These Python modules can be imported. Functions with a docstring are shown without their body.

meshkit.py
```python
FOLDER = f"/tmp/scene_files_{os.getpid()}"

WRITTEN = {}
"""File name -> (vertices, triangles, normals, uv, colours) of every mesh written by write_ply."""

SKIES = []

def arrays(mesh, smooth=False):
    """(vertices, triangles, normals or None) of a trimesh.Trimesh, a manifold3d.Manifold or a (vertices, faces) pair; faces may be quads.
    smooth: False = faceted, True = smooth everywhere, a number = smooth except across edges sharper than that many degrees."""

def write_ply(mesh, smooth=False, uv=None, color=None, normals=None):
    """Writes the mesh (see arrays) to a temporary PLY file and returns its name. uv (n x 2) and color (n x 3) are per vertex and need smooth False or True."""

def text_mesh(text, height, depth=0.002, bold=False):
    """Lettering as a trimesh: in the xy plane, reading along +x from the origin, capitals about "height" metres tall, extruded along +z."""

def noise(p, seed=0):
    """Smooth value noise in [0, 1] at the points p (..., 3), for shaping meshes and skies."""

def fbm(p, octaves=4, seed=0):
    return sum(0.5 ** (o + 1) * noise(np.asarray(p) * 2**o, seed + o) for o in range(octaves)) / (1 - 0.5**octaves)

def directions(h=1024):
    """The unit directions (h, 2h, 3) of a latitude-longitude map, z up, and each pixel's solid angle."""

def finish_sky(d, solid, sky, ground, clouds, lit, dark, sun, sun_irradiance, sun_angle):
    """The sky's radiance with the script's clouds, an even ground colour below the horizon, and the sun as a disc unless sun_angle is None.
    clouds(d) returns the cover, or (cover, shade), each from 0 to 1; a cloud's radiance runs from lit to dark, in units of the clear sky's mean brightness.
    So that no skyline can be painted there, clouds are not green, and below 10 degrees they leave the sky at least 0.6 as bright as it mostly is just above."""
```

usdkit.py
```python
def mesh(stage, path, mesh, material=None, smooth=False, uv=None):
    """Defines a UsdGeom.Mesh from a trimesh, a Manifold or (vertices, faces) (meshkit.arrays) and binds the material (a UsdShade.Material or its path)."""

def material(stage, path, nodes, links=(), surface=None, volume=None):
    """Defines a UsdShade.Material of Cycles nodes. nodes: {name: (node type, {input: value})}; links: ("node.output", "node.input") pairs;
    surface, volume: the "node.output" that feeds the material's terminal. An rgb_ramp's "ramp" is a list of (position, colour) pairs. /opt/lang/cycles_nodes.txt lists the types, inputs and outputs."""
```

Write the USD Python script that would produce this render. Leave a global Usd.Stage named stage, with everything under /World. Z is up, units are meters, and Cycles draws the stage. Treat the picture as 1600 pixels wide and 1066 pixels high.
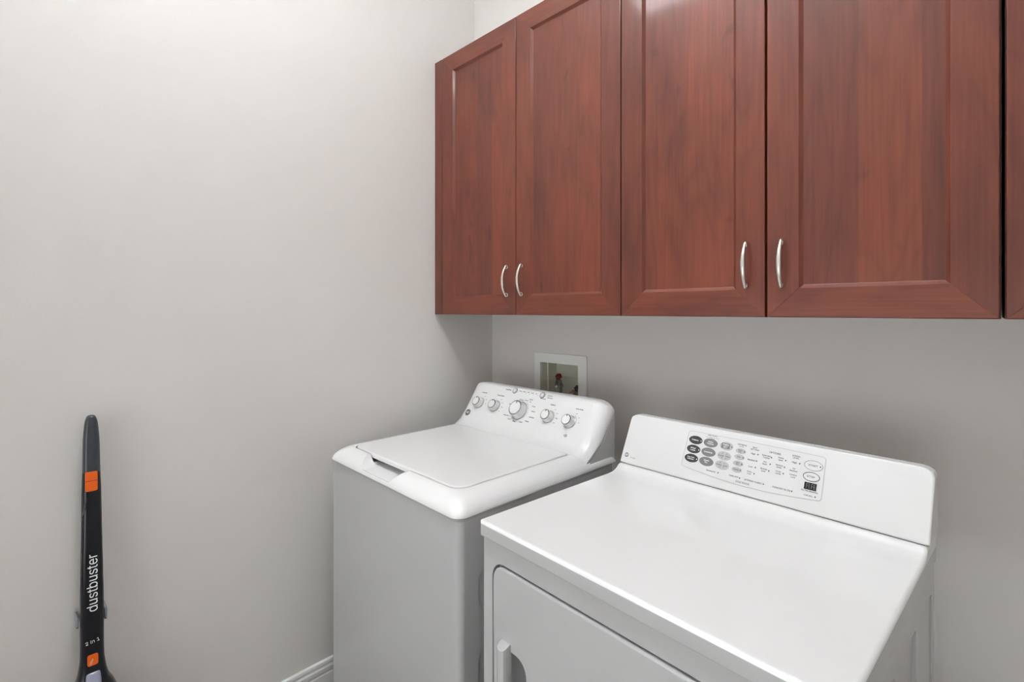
import math
import numpy as np
import trimesh
import manifold3d as m3
from manifold3d import Manifold, CrossSection
import shapely.geometry as sg
import usdkit, meshkit
from pxr import Usd, UsdGeom, UsdLux, UsdShade, Gf, Sdf

stage = Usd.Stage.CreateInMemory()
UsdGeom.SetStageUpAxis(stage, "Z")
UsdGeom.SetStageMetersPerUnit(stage, 1.0)
UsdGeom.Xform.Define(stage, "/World")
UsdGeom.Scope.Define(stage, "/World/Looks")

# ------------------------------------------------------------------ camera, light, exposure
F_PX, YAW, HORIZON, CAM = 766.978, 2.3443, 485.26, (1.6881, -1.5945, 1.3745)
EXPOSURE = 1.06
FILL_UP = 38.0               # emission strength of the upward panel added to the lamp as fill
LAMP_POWER = 12.5            # emission strength of the ceiling lamps' diffusers
LAMP, LAMP_SIZE = (1.04, -1.30), (1.28, 0.15)
CEIL = 3.50
LAMP_Z = 2.97
cam = UsdGeom.Camera.Define(stage, "/World/camera")
fw = (math.cos(YAW), math.sin(YAW), 0.0)
rt = (math.sin(YAW), -math.cos(YAW), 0.0)
cam.AddTransformOp().Set(Gf.Matrix4d(rt[0], rt[1], 0, 0, 0, 0, 1, 0, -fw[0], -fw[1], 0, 0, CAM[0], CAM[1], CAM[2], 1))
cam.CreateHorizontalApertureAttr(36.0)
cam.CreateVerticalApertureAttr(36.0 * 1066 / 1600)
cam.CreateFocalLengthAttr(F_PX / 1600 * 36.0)
cam.CreateVerticalApertureOffsetAttr(-(533.0 - HORIZON) / 1600 * 36.0)
cam.CreateClippingRangeAttr(Gf.Vec2f(0.05, 100.0))
cam.CreateExposureAttr(EXPOSURE)

FILL_WIN = (0.25, 2.40, 0.40, 1.30)      # added unseen window behind the camera, put in as fill light: x0, x1, z0, z1
SKY = 0.52
dome = UsdLux.DomeLight.Define(stage, "/World/sky")
dome.CreateColorAttr(Gf.Vec3f(0.97, 0.985, 1.0))
dome.CreateIntensityAttr(SKY)

# ------------------------------------------------------------------ scene-graph helpers
used = {}


def numbered(parent, name):
    k = (parent, name)
    used[k] = used.get(k, -1) + 1
    return f"{parent}/{name}" if used[k] == 0 else f"{parent}/{name}_{used[k]:03d}"


def tag(prim, label=None, category=None, group=None, kind=None):
    for k, v in (("label", label), ("category", category), ("group", group), ("kind", kind)):
        if v:
            prim.SetCustomDataByKey(k, v)
    return prim


def thing(name, label, category, loc=(0, 0, 0), rotz=0.0, group=None):
    x = UsdGeom.Xform.Define(stage, numbered("/World", name))
    x.AddTranslateOp().Set(Gf.Vec3d(*loc))
    if rotz:
        x.AddRotateZOp().Set(rotz)
    tag(x.GetPrim(), label, category, group)
    return x.GetPrim()


def obj(name, mesh, mat, parent=None, smooth=32, label=None):
    base = "/World" if parent is None else str(parent.GetPath())
    p = usdkit.mesh(stage, numbered(base, name), mesh, mat, smooth=smooth).GetPrim()
    if label:
        p.SetCustomDataByKey("label", label)
    if name.startswith("printed_"):
        p.SetCustomDataByKey("kind", "stuff")
    return p


# ------------------------------------------------------------------ mesh helpers
def tm(m):
    if isinstance(m, trimesh.Trimesh):
        return m
    a = m.to_mesh()
    return trimesh.Trimesh(np.array(a.vert_properties[:, :3]), np.array(a.tri_verts), process=False)


def man(t):
    t = t.copy()
    t.merge_vertices()
    if t.volume < 0:
        t.invert()
    return Manifold(m3.Mesh(np.asarray(t.vertices, np.float32), np.asarray(t.faces, np.uint32)))


def box(x0, x1, y0, y1, z0, z1):
    return Manifold.cube((x1 - x0, y1 - y0, z1 - z0)).translate((x0, y0, z0))


def rbox(x0, x1, y0, y1, z0, z1, r, seg=16):
    s = Manifold.sphere(r, seg)
    return Manifold.batch_hull([s.translate((x, y, z)) for x in (x0 + r, x1 - r) for y in (y0 + r, y1 - r) for z in (z0 + r, z1 - r)])


def hull_pts(pts, r, seg=12):
    s = Manifold.sphere(r, seg)
    return Manifold.batch_hull([s.translate(tuple(map(float, p))) for p in pts])


def rrect(x0, x1, y0, y1, r, n=6):
    """Counter-clockwise rounded rectangle; r is one radius or four (x0y0, x1y0, x1y1, x0y1)."""
    r = [r] * 4 if np.ndim(r) == 0 else list(r)
    out = []
    for k, (cx, cy, a0) in enumerate(((x0, y0, 180), (x1, y0, 270), (x1, y1, 0), (x0, y1, 90))):
        rr = max(r[k], 1e-5)
        ox, oy = cx + (rr if cx == x0 else -rr), cy + (rr if cy == y0 else -rr)
        for a in np.radians(np.linspace(a0, a0 + 90, n + 1)):
            out.append((ox + rr * math.cos(a), oy + rr * math.sin(a)))
    return np.array(out)


def loft(rings, cap=True):
    """rings: list of (n,3) closed loops."""
    n, R = len(rings[0]), len(rings)
    v = np.vstack(rings)
    f = []
    for k in range(R - 1):
        for i in range(n):
            a, b = k * n + i, k * n + (i + 1) % n
            f += [(a, b, b + n), (a, b + n, a + n)]
    if cap:
        v = np.vstack([v, rings[0].mean(0), rings[-1].mean(0)])
        c0, c1 = len(v) - 2, len(v) - 1
        for i in range(n):
            f.append((c0, (i + 1) % n, i))
            f.append((c1, (R - 1) * n + i, (R - 1) * n + (i + 1) % n))
    t = trimesh.Trimesh(v, np.array(f), process=False)
    if t.volume < 0:
        t.invert()
    return t


def ring3(xy, z):
    return np.column_stack([xy, np.full(len(xy), z)])


def prism(poly, axis, a0, a1):
    """Extrudes a polygon of the two other axes (in x,y,z order) along axis from a0 to a1."""
    poly = np.asarray(poly, float)
    ring = lambda a: np.insert(poly, "xyz".index(axis), a, axis=1)
    cs = CrossSection([poly]) if CrossSection([poly]).area() > 0 else CrossSection([poly[::-1]])
    m = cs.extrude(a1 - a0)
    t = tm(m)
    v = t.vertices
    if axis == "z":
        w = np.column_stack([v[:, 0], v[:, 1], v[:, 2] + a0])
    elif axis == "y":
        w = np.column_stack([v[:, 0], v[:, 2] + a0, v[:, 1]])
    else:
        w = np.column_stack([v[:, 2] + a0, v[:, 0], v[:, 1]])
    t = trimesh.Trimesh(w, t.faces, process=False)
    if t.volume < 0:
        t.invert()
    return t


def lathe(profile, n=40):
    """profile: (r, h) from the axis at the bottom to the axis at the top; axis +z."""
    p = np.asarray(profile, float)
    t = trimesh.creation.revolve(p, sections=n)
    t.merge_vertices()
    if t.volume < 0:
        t.invert()
    return t


def sweep(path, radii, n=10, squash=None):
    """Tube through points with a radius per point (squash: (normal scale, binormal scale) per point)."""
    path, radii = np.asarray(path, float), np.asarray(radii, float)
    tan = np.gradient(path, axis=0)
    tan /= np.linalg.norm(tan, axis=1, keepdims=True)
    ref = np.array([1.0, 0, 0]) if abs(tan[0][0]) < 0.9 else np.array([0, 1.0, 0])
    rings = []
    for k in range(len(path)):
        ref = ref - tan[k] * (ref @ tan[k])
        ref /= np.linalg.norm(ref)
        b = np.cross(tan[k], ref)
        s = (1, 1) if squash is None else squash[k]
        a = np.linspace(0, 2 * np.pi, n, endpoint=False)
        rings.append(path[k] + radii[k] * (np.outer(np.cos(a) * s[0], ref) + np.outer(np.sin(a) * s[1], b)))
    return loft(rings)


def cat(ms):
    return trimesh.util.concatenate([tm(m) for m in ms])


def place(m, ex, ey, ez, o):
    """Maps a mesh's x,y,z axes on ex, ey, ez with its origin at o."""
    T = np.eye(4)
    T[:3, 0], T[:3, 1], T[:3, 2], T[:3, 3] = ex, ey, ez, o
    t = tm(m).copy()
    t.apply_transform(T)
    return t


class Face:
    """A flat face: (x, s) on it, h above it."""

    def __init__(self, p0, t, ex=(1, 0, 0), n=None):
        self.p0, self.ex, self.t = np.array(p0, float), np.array(ex, float), np.array(t, float) / np.linalg.norm(t)
        self.n = np.cross(self.ex, self.t)

    def put(self, m, x, s, h=0.0):
        return place(m, self.ex, self.t, self.n, self.p0 + self.ex * x + self.t * s + self.n * h)

    def at(self, x, s, h=0.0):
        return self.p0 + self.ex * x + self.t * s + self.n * h

    def text(self, txt, x, s, height, bold=False, h=0.0002, depth=0.0002, width=None):
        m = meshkit.text_mesh(txt, height, depth, bold)
        c = m.bounds.mean(0)
        m.apply_translation((-c[0], -c[1], 0))
        if width:
            m.apply_scale((width / max(m.extents[0], 1e-6), 1, 1))
        return self.put(m, x, s, h)


def ellipse(a, b, n=40):
    t = np.linspace(0, 2 * np.pi, n, endpoint=False)
    return np.column_stack([a * np.cos(t), b * np.sin(t)])


def plate(poly, h, inner=None):
    """Flat plate of thickness h from a polygon (z from 0), with an optional hole."""
    P = sg.Polygon(poly, [inner] if inner is not None else [])
    return trimesh.creation.extrude_polygon(P, h, engine="earcut")


def arc_band(r0, r1, a0, a1, h, n=18):
    a = np.radians(np.linspace(a0, a1, n))
    o = np.column_stack([r1 * np.cos(a), r1 * np.sin(a)])
    i = np.column_stack([r0 * np.cos(a), r0 * np.sin(a)])[::-1]
    return plate(np.vstack([o, i]), h)


# ------------------------------------------------------------------ materials
L = "/World/Looks/"


def plain(name, color, rough=0.4, metal=0.0, spec=0.5, coat=0.0, coat_rough=0.05, noise=None, bump=None, **kw):
    nodes = {"p": ("principled_bsdf", {"base_color": color, "roughness": rough, "metallic": metal, "specular_ior_level": spec, "coat_weight": coat, "coat_roughness": coat_rough, **kw})}
    links = []
    if noise or bump:
        nodes["tc"] = ("texture_coordinate", {})
    if noise:
        sc, amt = noise
        nodes["n"] = ("noise_texture", {"scale": sc, "detail": 4.0})
        nodes["r"] = ("rgb_ramp", {"ramp": [(0.3, tuple(c * (1 - amt) for c in color)), (0.7, tuple(min(1, c * (1 + amt)) for c in color))]})
        links += [("tc.object", "n.vector"), ("n.fac", "r.fac"), ("r.color", "p.base_color")]
    if bump:
        sc, st, dist = bump
        nodes["bn"] = ("noise_texture", {"scale": sc, "detail": 3.0})
        nodes["b"] = ("bump", {"strength": st, "distance": dist})
        links += [("tc.object", "bn.vector"), ("bn.fac", "b.height"), ("b.normal", "p.normal")]
    return usdkit.material(stage, L + name, nodes, links, surface="p.BSDF")


WALL = plain("wall_paint", (0.745, 0.720, 0.694), 0.75, spec=0.25, noise=(3.0, 0.012), bump=(170.0, 0.10, 0.002))
CEILM = plain("ceiling_paint", (0.90, 0.895, 0.885), 0.85, spec=0.2)
TRIM = plain("trim_paint", (0.78, 0.775, 0.765), 0.35)
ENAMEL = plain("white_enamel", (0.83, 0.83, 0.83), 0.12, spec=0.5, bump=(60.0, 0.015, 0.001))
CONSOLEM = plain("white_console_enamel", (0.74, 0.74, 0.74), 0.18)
ENAMEL_SHADED = plain("shaded_white_enamel", (0.50, 0.50, 0.505), 0.16, spec=0.5)  # same white paint as the tops, darkened to put front and side shade in
PLASTIC = plain("white_plastic", (0.80, 0.80, 0.80), 0.22, spec=0.5)
SIDEPL = plain("grey_white_plastic", (0.62, 0.62, 0.62), 0.4)
BOXPL = plain("outlet_box_plastic", (0.86, 0.87, 0.84), 0.45)
BOXIN = plain("outlet_box_inner", (0.80, 0.79, 0.68), 0.55)
INK = plain("grey_print", (0.13, 0.13, 0.135), 0.5)
INKL = plain("light_grey_print", (0.38, 0.38, 0.385), 0.5)
WHITEINK = plain("white_print", (0.82, 0.82, 0.82), 0.5)
DARKBTN = plain("dark_button", (0.045, 0.045, 0.048), 0.35)
MIDBTN = plain("grey_button", (0.20, 0.20, 0.205), 0.35)
LIGHTBTN = plain("light_grey_button", (0.48, 0.48, 0.485), 0.35)
PALEBTN = plain("pale_button", (0.70, 0.70, 0.70), 0.3)
MEMB = plain("panel_overlay", (0.73, 0.73, 0.73), 0.2)
CHROME = plain("chrome", (0.40, 0.40, 0.405), 0.22, metal=1.0)
NICKEL = plain("brushed_nickel", (0.74, 0.70, 0.65), 0.32, metal=1.0)
BRASS = plain("old_brass", (0.42, 0.33, 0.27), 0.35, metal=1.0)
SCREEN = plain("display_glass", (0.015, 0.015, 0.016), 0.12)
SEGMENT = plain("display_segment", (0.11, 0.11, 0.11), 0.4)
REDPL = plain("red_plastic", (0.16, 0.006, 0.008), 0.4)
BLUEPL = plain("blue_plastic", (0.045, 0.05, 0.08), 0.4)
DARKFOOT_GAPSHADE = plain("dark_foot_gap_shade", (0.03, 0.03, 0.03), 0.8)  # dark feet, and painted shade of the gap under the dryer console
VACBLACK = plain("vacuum_black", (0.008, 0.0085, 0.012), 0.22, spec=0.5, noise=(220.0, 0.25))
VACGREY = plain("vacuum_grip_grey", (0.040, 0.046, 0.058), 0.30, spec=0.6, noise=(200.0, 0.15))
VACSIDE = plain("vacuum_side_grip", (0.055, 0.056, 0.060), 0.6)
ORANGE = plain("orange_plastic", (0.86, 0.135, 0.008), 0.35)
LILAC = plain("smoky_lilac_plastic", (0.30, 0.31, 0.42), 0.15, coat=0.5)
BRACKET = plain("grey_bracket_plastic", (0.30, 0.31, 0.36), 0.45)
BRACKETD = plain("dark_bracket_edge", (0.10, 0.10, 0.11), 0.5)
CABIN = plain("cabinet_carcass", (0.10, 0.028, 0.018), 0.5)


def wood(name, horizontal=False, board=0.0, seed=0.0, tone=1.0):
    """Cherry stained red brown: growth-ring contours and fine pores along z (or x), soft cloudy tone, glued-up boards."""
    pick = lambda along, across: (along, across, across) if horizontal else (across, across, along)
    C = lambda r, gg, bb: tuple(c * tone for c in (r, gg, bb))
    nodes = {
        "tc": ("texture_coordinate", {}),
        "mr": ("mapping", {"scale": pick(1.1, 7.5), "location": (seed * 1.7, seed * 2.3, seed * 0.9)}),
        "mg": ("mapping", {"scale": pick(5.0, 170.0), "location": (seed * 0.7, seed * 2.9, seed * 0.4)}),
        "mb": ("mapping", {"scale": pick(2.4, 6.5), "location": (seed * 3.1, seed * 1.3, seed * 2.9)}),
        "mk": ("mapping", {"scale": pick(8.0, 19.0), "location": (seed * 5.3, seed * 4.3, seed * 1.9)}),
        "nr": ("noise_texture", {"scale": 1.0, "detail": 2.0, "roughness": 0.45, "distortion": 0.15}),
        "ml": ("math", {"math_type": "multiply", "value2": 70.0}),
        "sn": ("math", {"math_type": "sine"}),
        "sa": ("math", {"math_type": "multiply_add", "value2": 0.5, "value3": 0.5}),
        "rr": ("rgb_ramp", {"ramp": [(0.0, (0.88, 0.86, 0.86)), (0.18, (0.96, 0.955, 0.955)), (1.0, (1.02, 1.02, 1.02))]}),
        "ng": ("noise_texture", {"scale": 1.0, "detail": 4.0, "roughness": 0.6}),
        "nb": ("noise_texture", {"scale": 1.0, "detail": 3.0, "roughness": 0.55, "distortion": 0.5}),
        "nk": ("noise_texture", {"scale": 1.0, "detail": 2.0, "distortion": 0.5}),
        "rg": ("rgb_ramp", {"ramp": [(0.25, C(0.142, 0.0285, 0.0138)), (0.50, C(0.170, 0.0370, 0.0178)), (0.78, C(0.197, 0.0455, 0.0222))]}),
        "rb": ("rgb_ramp", {"ramp": [(0.30, (0.70, 0.72, 0.78)), (0.50, (1.0, 1.0, 1.0)), (0.72, (1.16, 1.17, 1.10))]}),
        "rk": ("rgb_ramp", {"ramp": [(0.66, (1, 1, 1)), (0.80, (0.40, 0.42, 0.48))]}),
        "m0": ("mix_color", {"blend_type": "multiply", "fac": 0.9}),
        "m1": ("mix_color", {"blend_type": "multiply", "fac": 1.0}),
        "m2": ("mix_color", {"blend_type": "multiply", "fac": 0.8 if board else 0.4}),
        "p": ("principled_bsdf", {"roughness": 0.40, "specular_ior_level": 0.42, "coat_weight": 0.40, "coat_roughness": 0.12, "coat_ior": 1.5}),
    }
    links = [("tc.object", m + ".vector") for m in ("mr", "mg", "mb", "mk")]
    links += [("mr.vector", "nr.vector"), ("mg.vector", "ng.vector"), ("mb.vector", "nb.vector"), ("mk.vector", "nk.vector"),
              ("nr.fac", "ml.value1"), ("ml.value", "sn.value1"), ("sn.value", "sa.value1"), ("sa.value", "rr.fac"),
              ("ng.fac", "rg.fac"), ("nb.fac", "rb.fac"), ("nk.fac", "rk.fac"),
              ("rg.color", "m0.a"), ("rr.color", "m0.b"), ("m0.result", "m1.a"), ("rb.color", "m1.b"), ("m1.result", "m2.a"), ("rk.color", "m2.b")]
    last = "m2.result"
    if board:
        nodes.update({
            "sx": ("separate_xyz", {}),
            "dv": ("math", {"math_type": "multiply_add", "value2": 1.0 / board, "value3": seed * 7.31}),
            "fl": ("math", {"math_type": "floor"}),
            "wn": ("white_noise_texture", {"dimensions": "1D"}),
            "rw": ("rgb_ramp", {"ramp": [(0.0, (0.80, 0.81, 0.86)), (0.5, (1.0, 0.99, 0.98)), (1.0, (1.15, 1.14, 1.07))]}),
            "m3": ("mix_color", {"blend_type": "multiply", "fac": 1.0}),
            "sh": ("combine_xyz", {}),
            "ad": ("vector_math", {"math_type": "add"}),
            "m7": ("math", {"math_type": "multiply", "value2": 13.7}),
        })
        links = [l for l in links if l not in (("mr.vector", "nr.vector"),)]
        links += [("tc.object", "sx.vector"), ("sx.x", "dv.value1"), ("dv.value", "fl.value1"), ("fl.value", "wn.w"), ("wn.value", "rw.fac"), (last, "m3.a"), ("rw.color", "m3.b"),
                  ("wn.value", "m7.value1"), ("m7.value", "sh.y"), ("m7.value", "sh.z"), ("mr.vector", "ad.vector1"), ("sh.vector", "ad.vector2"), ("ad.vector", "nr.vector")]
        last = "m3.result"
    nodes["bp"] = ("bump", {"strength": 0.03, "distance": 0.0006})
    links += [(last, "p.base_color"), ("ng.fac", "bp.height"), ("bp.normal", "p.normal")]
    return usdkit.material(stage, L + name, nodes, links, surface="p.BSDF")


WOODV = [wood(f"cherry_stile_{k}", False, 0.0, 1.0 + k, t) for k, t in enumerate((0.92, 1.0, 0.82, 1.06))]
WOODH = [wood(f"cherry_rail_{k}", True, 0.0, 5.0 + k, t) for k, t in enumerate((0.95, 1.0))]
WOODP = [wood(f"cherry_panel_{k}", False, b, 9.0 + k, t) for k, (b, t) in enumerate(((0.082, 1.0), (0.094, 1.04), (0.088, 1.08), (0.104, 0.95), (0.09, 0.9)))]

FLOORM = usdkit.material(stage, L + "floor_tile", {
    "tc": ("texture_coordinate", {}),
    "b": ("brick_texture", {"scale": 1.0, "offset": 0.0, "brick_width": 0.45, "row_height": 0.45, "mortar_size": 0.004, "mortar_smooth": 0.1, "color1": (0.27, 0.235, 0.20), "color2": (0.25, 0.22, 0.185), "mortar": (0.20, 0.18, 0.16)}),
    "p": ("principled_bsdf", {"roughness": 0.35})},
    [("tc.object", "b.vector"), ("b.color", "p.base_color")], surface="p.BSDF")
FILLUP = usdkit.material(stage, L + "added_uplight", {"e": ("emission", {"color": (0.945, 0.985, 1.015), "strength": FILL_UP})}, [], surface="e.emission")
LAMPGLASS = usdkit.material(stage, L + "lamp_diffuser", {"e": ("emission", {"color": (0.945, 0.985, 1.015), "strength": LAMP_POWER})}, [], surface="e.emission")

# ------------------------------------------------------------------ room shell
RX, RY = 2.62, -2.35          # right and front walls of the small laundry room
BX0, BX1, BZ0, BZ1 = 0.302, 0.513, 0.94, 1.158     # hole for the outlet box


def struct(name, mesh, mat, label, smooth=32):
    p = obj(name, mesh, mat, None, smooth)
    tag(p, label, None, None, "structure")
    return p


struct("floor", box(-0.12, RX + 0.12, RY - 0.12, 0.15, -0.1, 0), FLOORM, "beige tiled laundry room floor")
struct("ceiling", box(-0.12, RX + 0.12, RY - 0.12, 0.15, CEIL, CEIL + 0.1), CEILM, "white painted laundry room ceiling")
struct("wall_left", box(-0.12, 0, RY - 0.12, 0.15, 0, CEIL), WALL, "greige painted wall beside the washer, vacuum in front")
struct("wall_back", box(0, RX, 0, 0.15, 0, CEIL) - box(BX0, BX1, -0.01, 0.11, BZ0, BZ1), WALL, "greige painted wall behind washer, dryer and cabinets")
struct("wall_right", box(RX, RX + 0.12, RY - 0.12, 0.15, 0, CEIL), WALL, "greige painted wall at the right end")
struct("wall_front", box(0, RX, RY - 0.12, RY, 0, CEIL) - box(FILL_WIN[0], FILL_WIN[1], RY - 0.2, RY + 0.1, FILL_WIN[2], FILL_WIN[3]), WALL, "greige painted wall opposite the cabinets")
struct("trim_1", box(0.0, RX, -0.1124, 0.0, 2.44, CEIL), WALL, "shallow painted bulkhead on the wall above the cabinets")

BB = [(0, 0), (0.0155, 0), (0.0155, 0.096), (0.0135, 0.099), (0.0135, 0.102), (0.0150, 0.105), (0.0150, 0.119), (0.0120, 0.122), (0.0110, 0.126), (0.0125, 0.129), (0.0125, 0.136), (0.0105, 0.1405), (0.006, 0.1414), (0, 0.1414)]
bbl = prism([(x, z) for x, z in BB], "y", RY, 0.0)
struct("baseboard_left", bbl, TRIM, "white moulded baseboard along the left wall")
bbb = prism([(-x, z) for x, z in BB], "x", 0.016, RX)
struct("baseboard_back", bbb, TRIM, "white moulded baseboard along the back wall")

# ------------------------------------------------------------------ added fill-light window behind the camera
fill_win = thing("window_1", "wide low white window added for fill light in the wall opposite the cabinets", "window")
tag(fill_win, None, None, None, "structure")
wfm = box(FILL_WIN[0] - 0.05, FILL_WIN[1] + 0.05, RY - 0.09, RY + 0.015, FILL_WIN[2] - 0.05, FILL_WIN[3] + 0.05) - box(FILL_WIN[0] + 0.03, FILL_WIN[1] - 0.03, RY - 0.2, RY + 0.1, FILL_WIN[2] + 0.03, FILL_WIN[3] - 0.03)
wfm = wfm - (box(FILL_WIN[0] - 0.06, FILL_WIN[1] + 0.06, RY - 0.13, RY - 0.0, FILL_WIN[2] - 0.06, FILL_WIN[3] + 0.06) - box(FILL_WIN[0] + 0.001, FILL_WIN[1] - 0.001, RY - 0.2, RY + 0.1, FILL_WIN[2] + 0.001, FILL_WIN[3] - 0.001))
obj("added_window_frame", wfm, TRIM, fill_win)
xm = (FILL_WIN[0] + FILL_WIN[1]) / 2
obj("added_mullion", rbox(xm - 0.022, xm + 0.022, RY - 0.085, RY - 0.03, FILL_WIN[2] + 0.028, FILL_WIN[3] - 0.028, 0.004, 8), TRIM, fill_win)
PANE = usdkit.material(stage, L + "added_window_glass", {"t": ("transparent_bsdf", {"color": (0.95, 0.96, 0.95)}), "g": ("glossy_bsdf", {"roughness": 0.02}), "f": ("fresnel", {"IOR": 1.45}), "m": ("mix_closure", {})}, [("f.fac", "m.fac"), ("t.BSDF", "m.closure1"), ("g.BSDF", "m.closure2")], surface="m.closure")
for a_, b_ in ((FILL_WIN[0] + 0.028, xm - 0.020), (xm + 0.020, FILL_WIN[1] - 0.028)):
    obj("added_pane", box(a_, b_, RY - 0.062, RY - 0.058, FILL_WIN[2] + 0.028, FILL_WIN[3] - 0.028), PANE, fill_win)

# ------------------------------------------------------------------ ceiling lamp: a long box fixture
lamp = thing("ceiling_lamp", "long white suspended ceiling lamp before the cabinets, with an upward panel added for fill light", "lamp", (LAMP[0], LAMP[1], LAMP_Z))
LL, LW = LAMP_SIZE
obj("lamp_frame", box(-LL / 2, LL / 2, -LW / 2, LW / 2, -0.060, 0) - box(-LL / 2 + 0.012, LL / 2 - 0.012, -LW / 2 + 0.010, LW / 2 - 0.010, -0.07, -0.035) - box(-LL / 2 + 0.012, LL / 2 - 0.012, -LW / 2 + 0.010, LW / 2 - 0.010, -0.025, 0.01), TRIM, lamp)
obj("diffuser", box(-LL / 2 + 0.0125, LL / 2 - 0.0125, -LW / 2 + 0.0105, LW / 2 - 0.0105, -0.056, -0.052), LAMPGLASS, lamp)
obj("added_up_panel", box(-LL / 2 + 0.0125, LL / 2 - 0.0125, -LW / 2 + 0.0105, LW / 2 - 0.0105, -0.008, -0.004), FILLUP, lamp)  # added uplight, brightens the walls by way of the ceiling
for sx in (-1, 1):
    obj("hanger", box(sx * LL * 0.4 - 0.004, sx * LL * 0.4 + 0.004, -0.004, 0.004, -0.03, CEIL - LAMP_Z), CHROME, lamp)

# ------------------------------------------------------------------ wall cabinets
D, ZB, ZT = 0.3354, 1.3583, 2.4213
DOOR_T = 0.019
PROFILE = [(0, DOOR_T), (0, 0.0028), (0.0008, 0.0009), (0.0026, 0), (0.0655, 0), (0.0675, 0.0005), (0.0690, 0.0020), (0.0735, 0.0072), (0.0755, 0.0085), (0.0755, DOOR_T)]
STILE = 0.0755


def member(p0, p1, inward, origin):
    """A mitred frame member from outer corner p0 to p1 (x, z), y = origin + recess."""
    p0, p1, inward = map(lambda a: np.array(a, float), (p0, p1, inward))
    t = (p1 - p0) / np.linalg.norm(p1 - p0)
    rings = []
    for end in (0, 1):
        ring = []
        for w, d in PROFILE:
            q = (p0 + t * (w + 0.00025) if end == 0 else p1 - t * (w + 0.00025)) + inward * w
            ring.append((q[0], origin + d, q[1]))
        rings.append(np.array(ring))
    return loft(rings)


def arched_handle(x, z, face):
    """Brushed nickel pull: a bowed bar, thickest in the middle, whose ends roll into scrolls against the door."""
    half, pts, rad, sq = 0.056, [], [], []
    R = 0.0062
    cyo = -0.0082                     # scroll centre in front of the door
    top = half - R
    arc = lambda a: (x, face + cyo + R * math.sin(a), z + top + R * math.cos(a))
    end = []
    for a in np.radians(np.linspace(-80, 250, 26)):       # from the bar over the top and round towards the door
        end.append(arc(a))
    s0 = end[0]
    mid = []
    for u in np.linspace(0, 1, 14)[:-1]:
        zz = z + (s0[2] - z) * u
        yy = face - 0.030 + (0.030 + s0[1] - face) * u ** 2.2
        mid.append((x, yy, zz))
    upper = mid + end
    lower = [(p[0], p[1], 2 * z - p[2]) for p in upper[1:]][::-1]
    path = lower + upper
    n = len(path)
    L0 = len(upper)
    for k in range(n):
        u = abs(k - (L0 - 1)) / (L0 - 1)
        rad.append(0.0046 - 0.0024 * (u / 0.5) ** 1.5 if u < 0.5 else 0.0022 - 0.0004 * (u - 0.5))
        sq.append((1.15 - 0.15 * u, 0.8))
    return sweep(path, rad, 12, sq)


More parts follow.
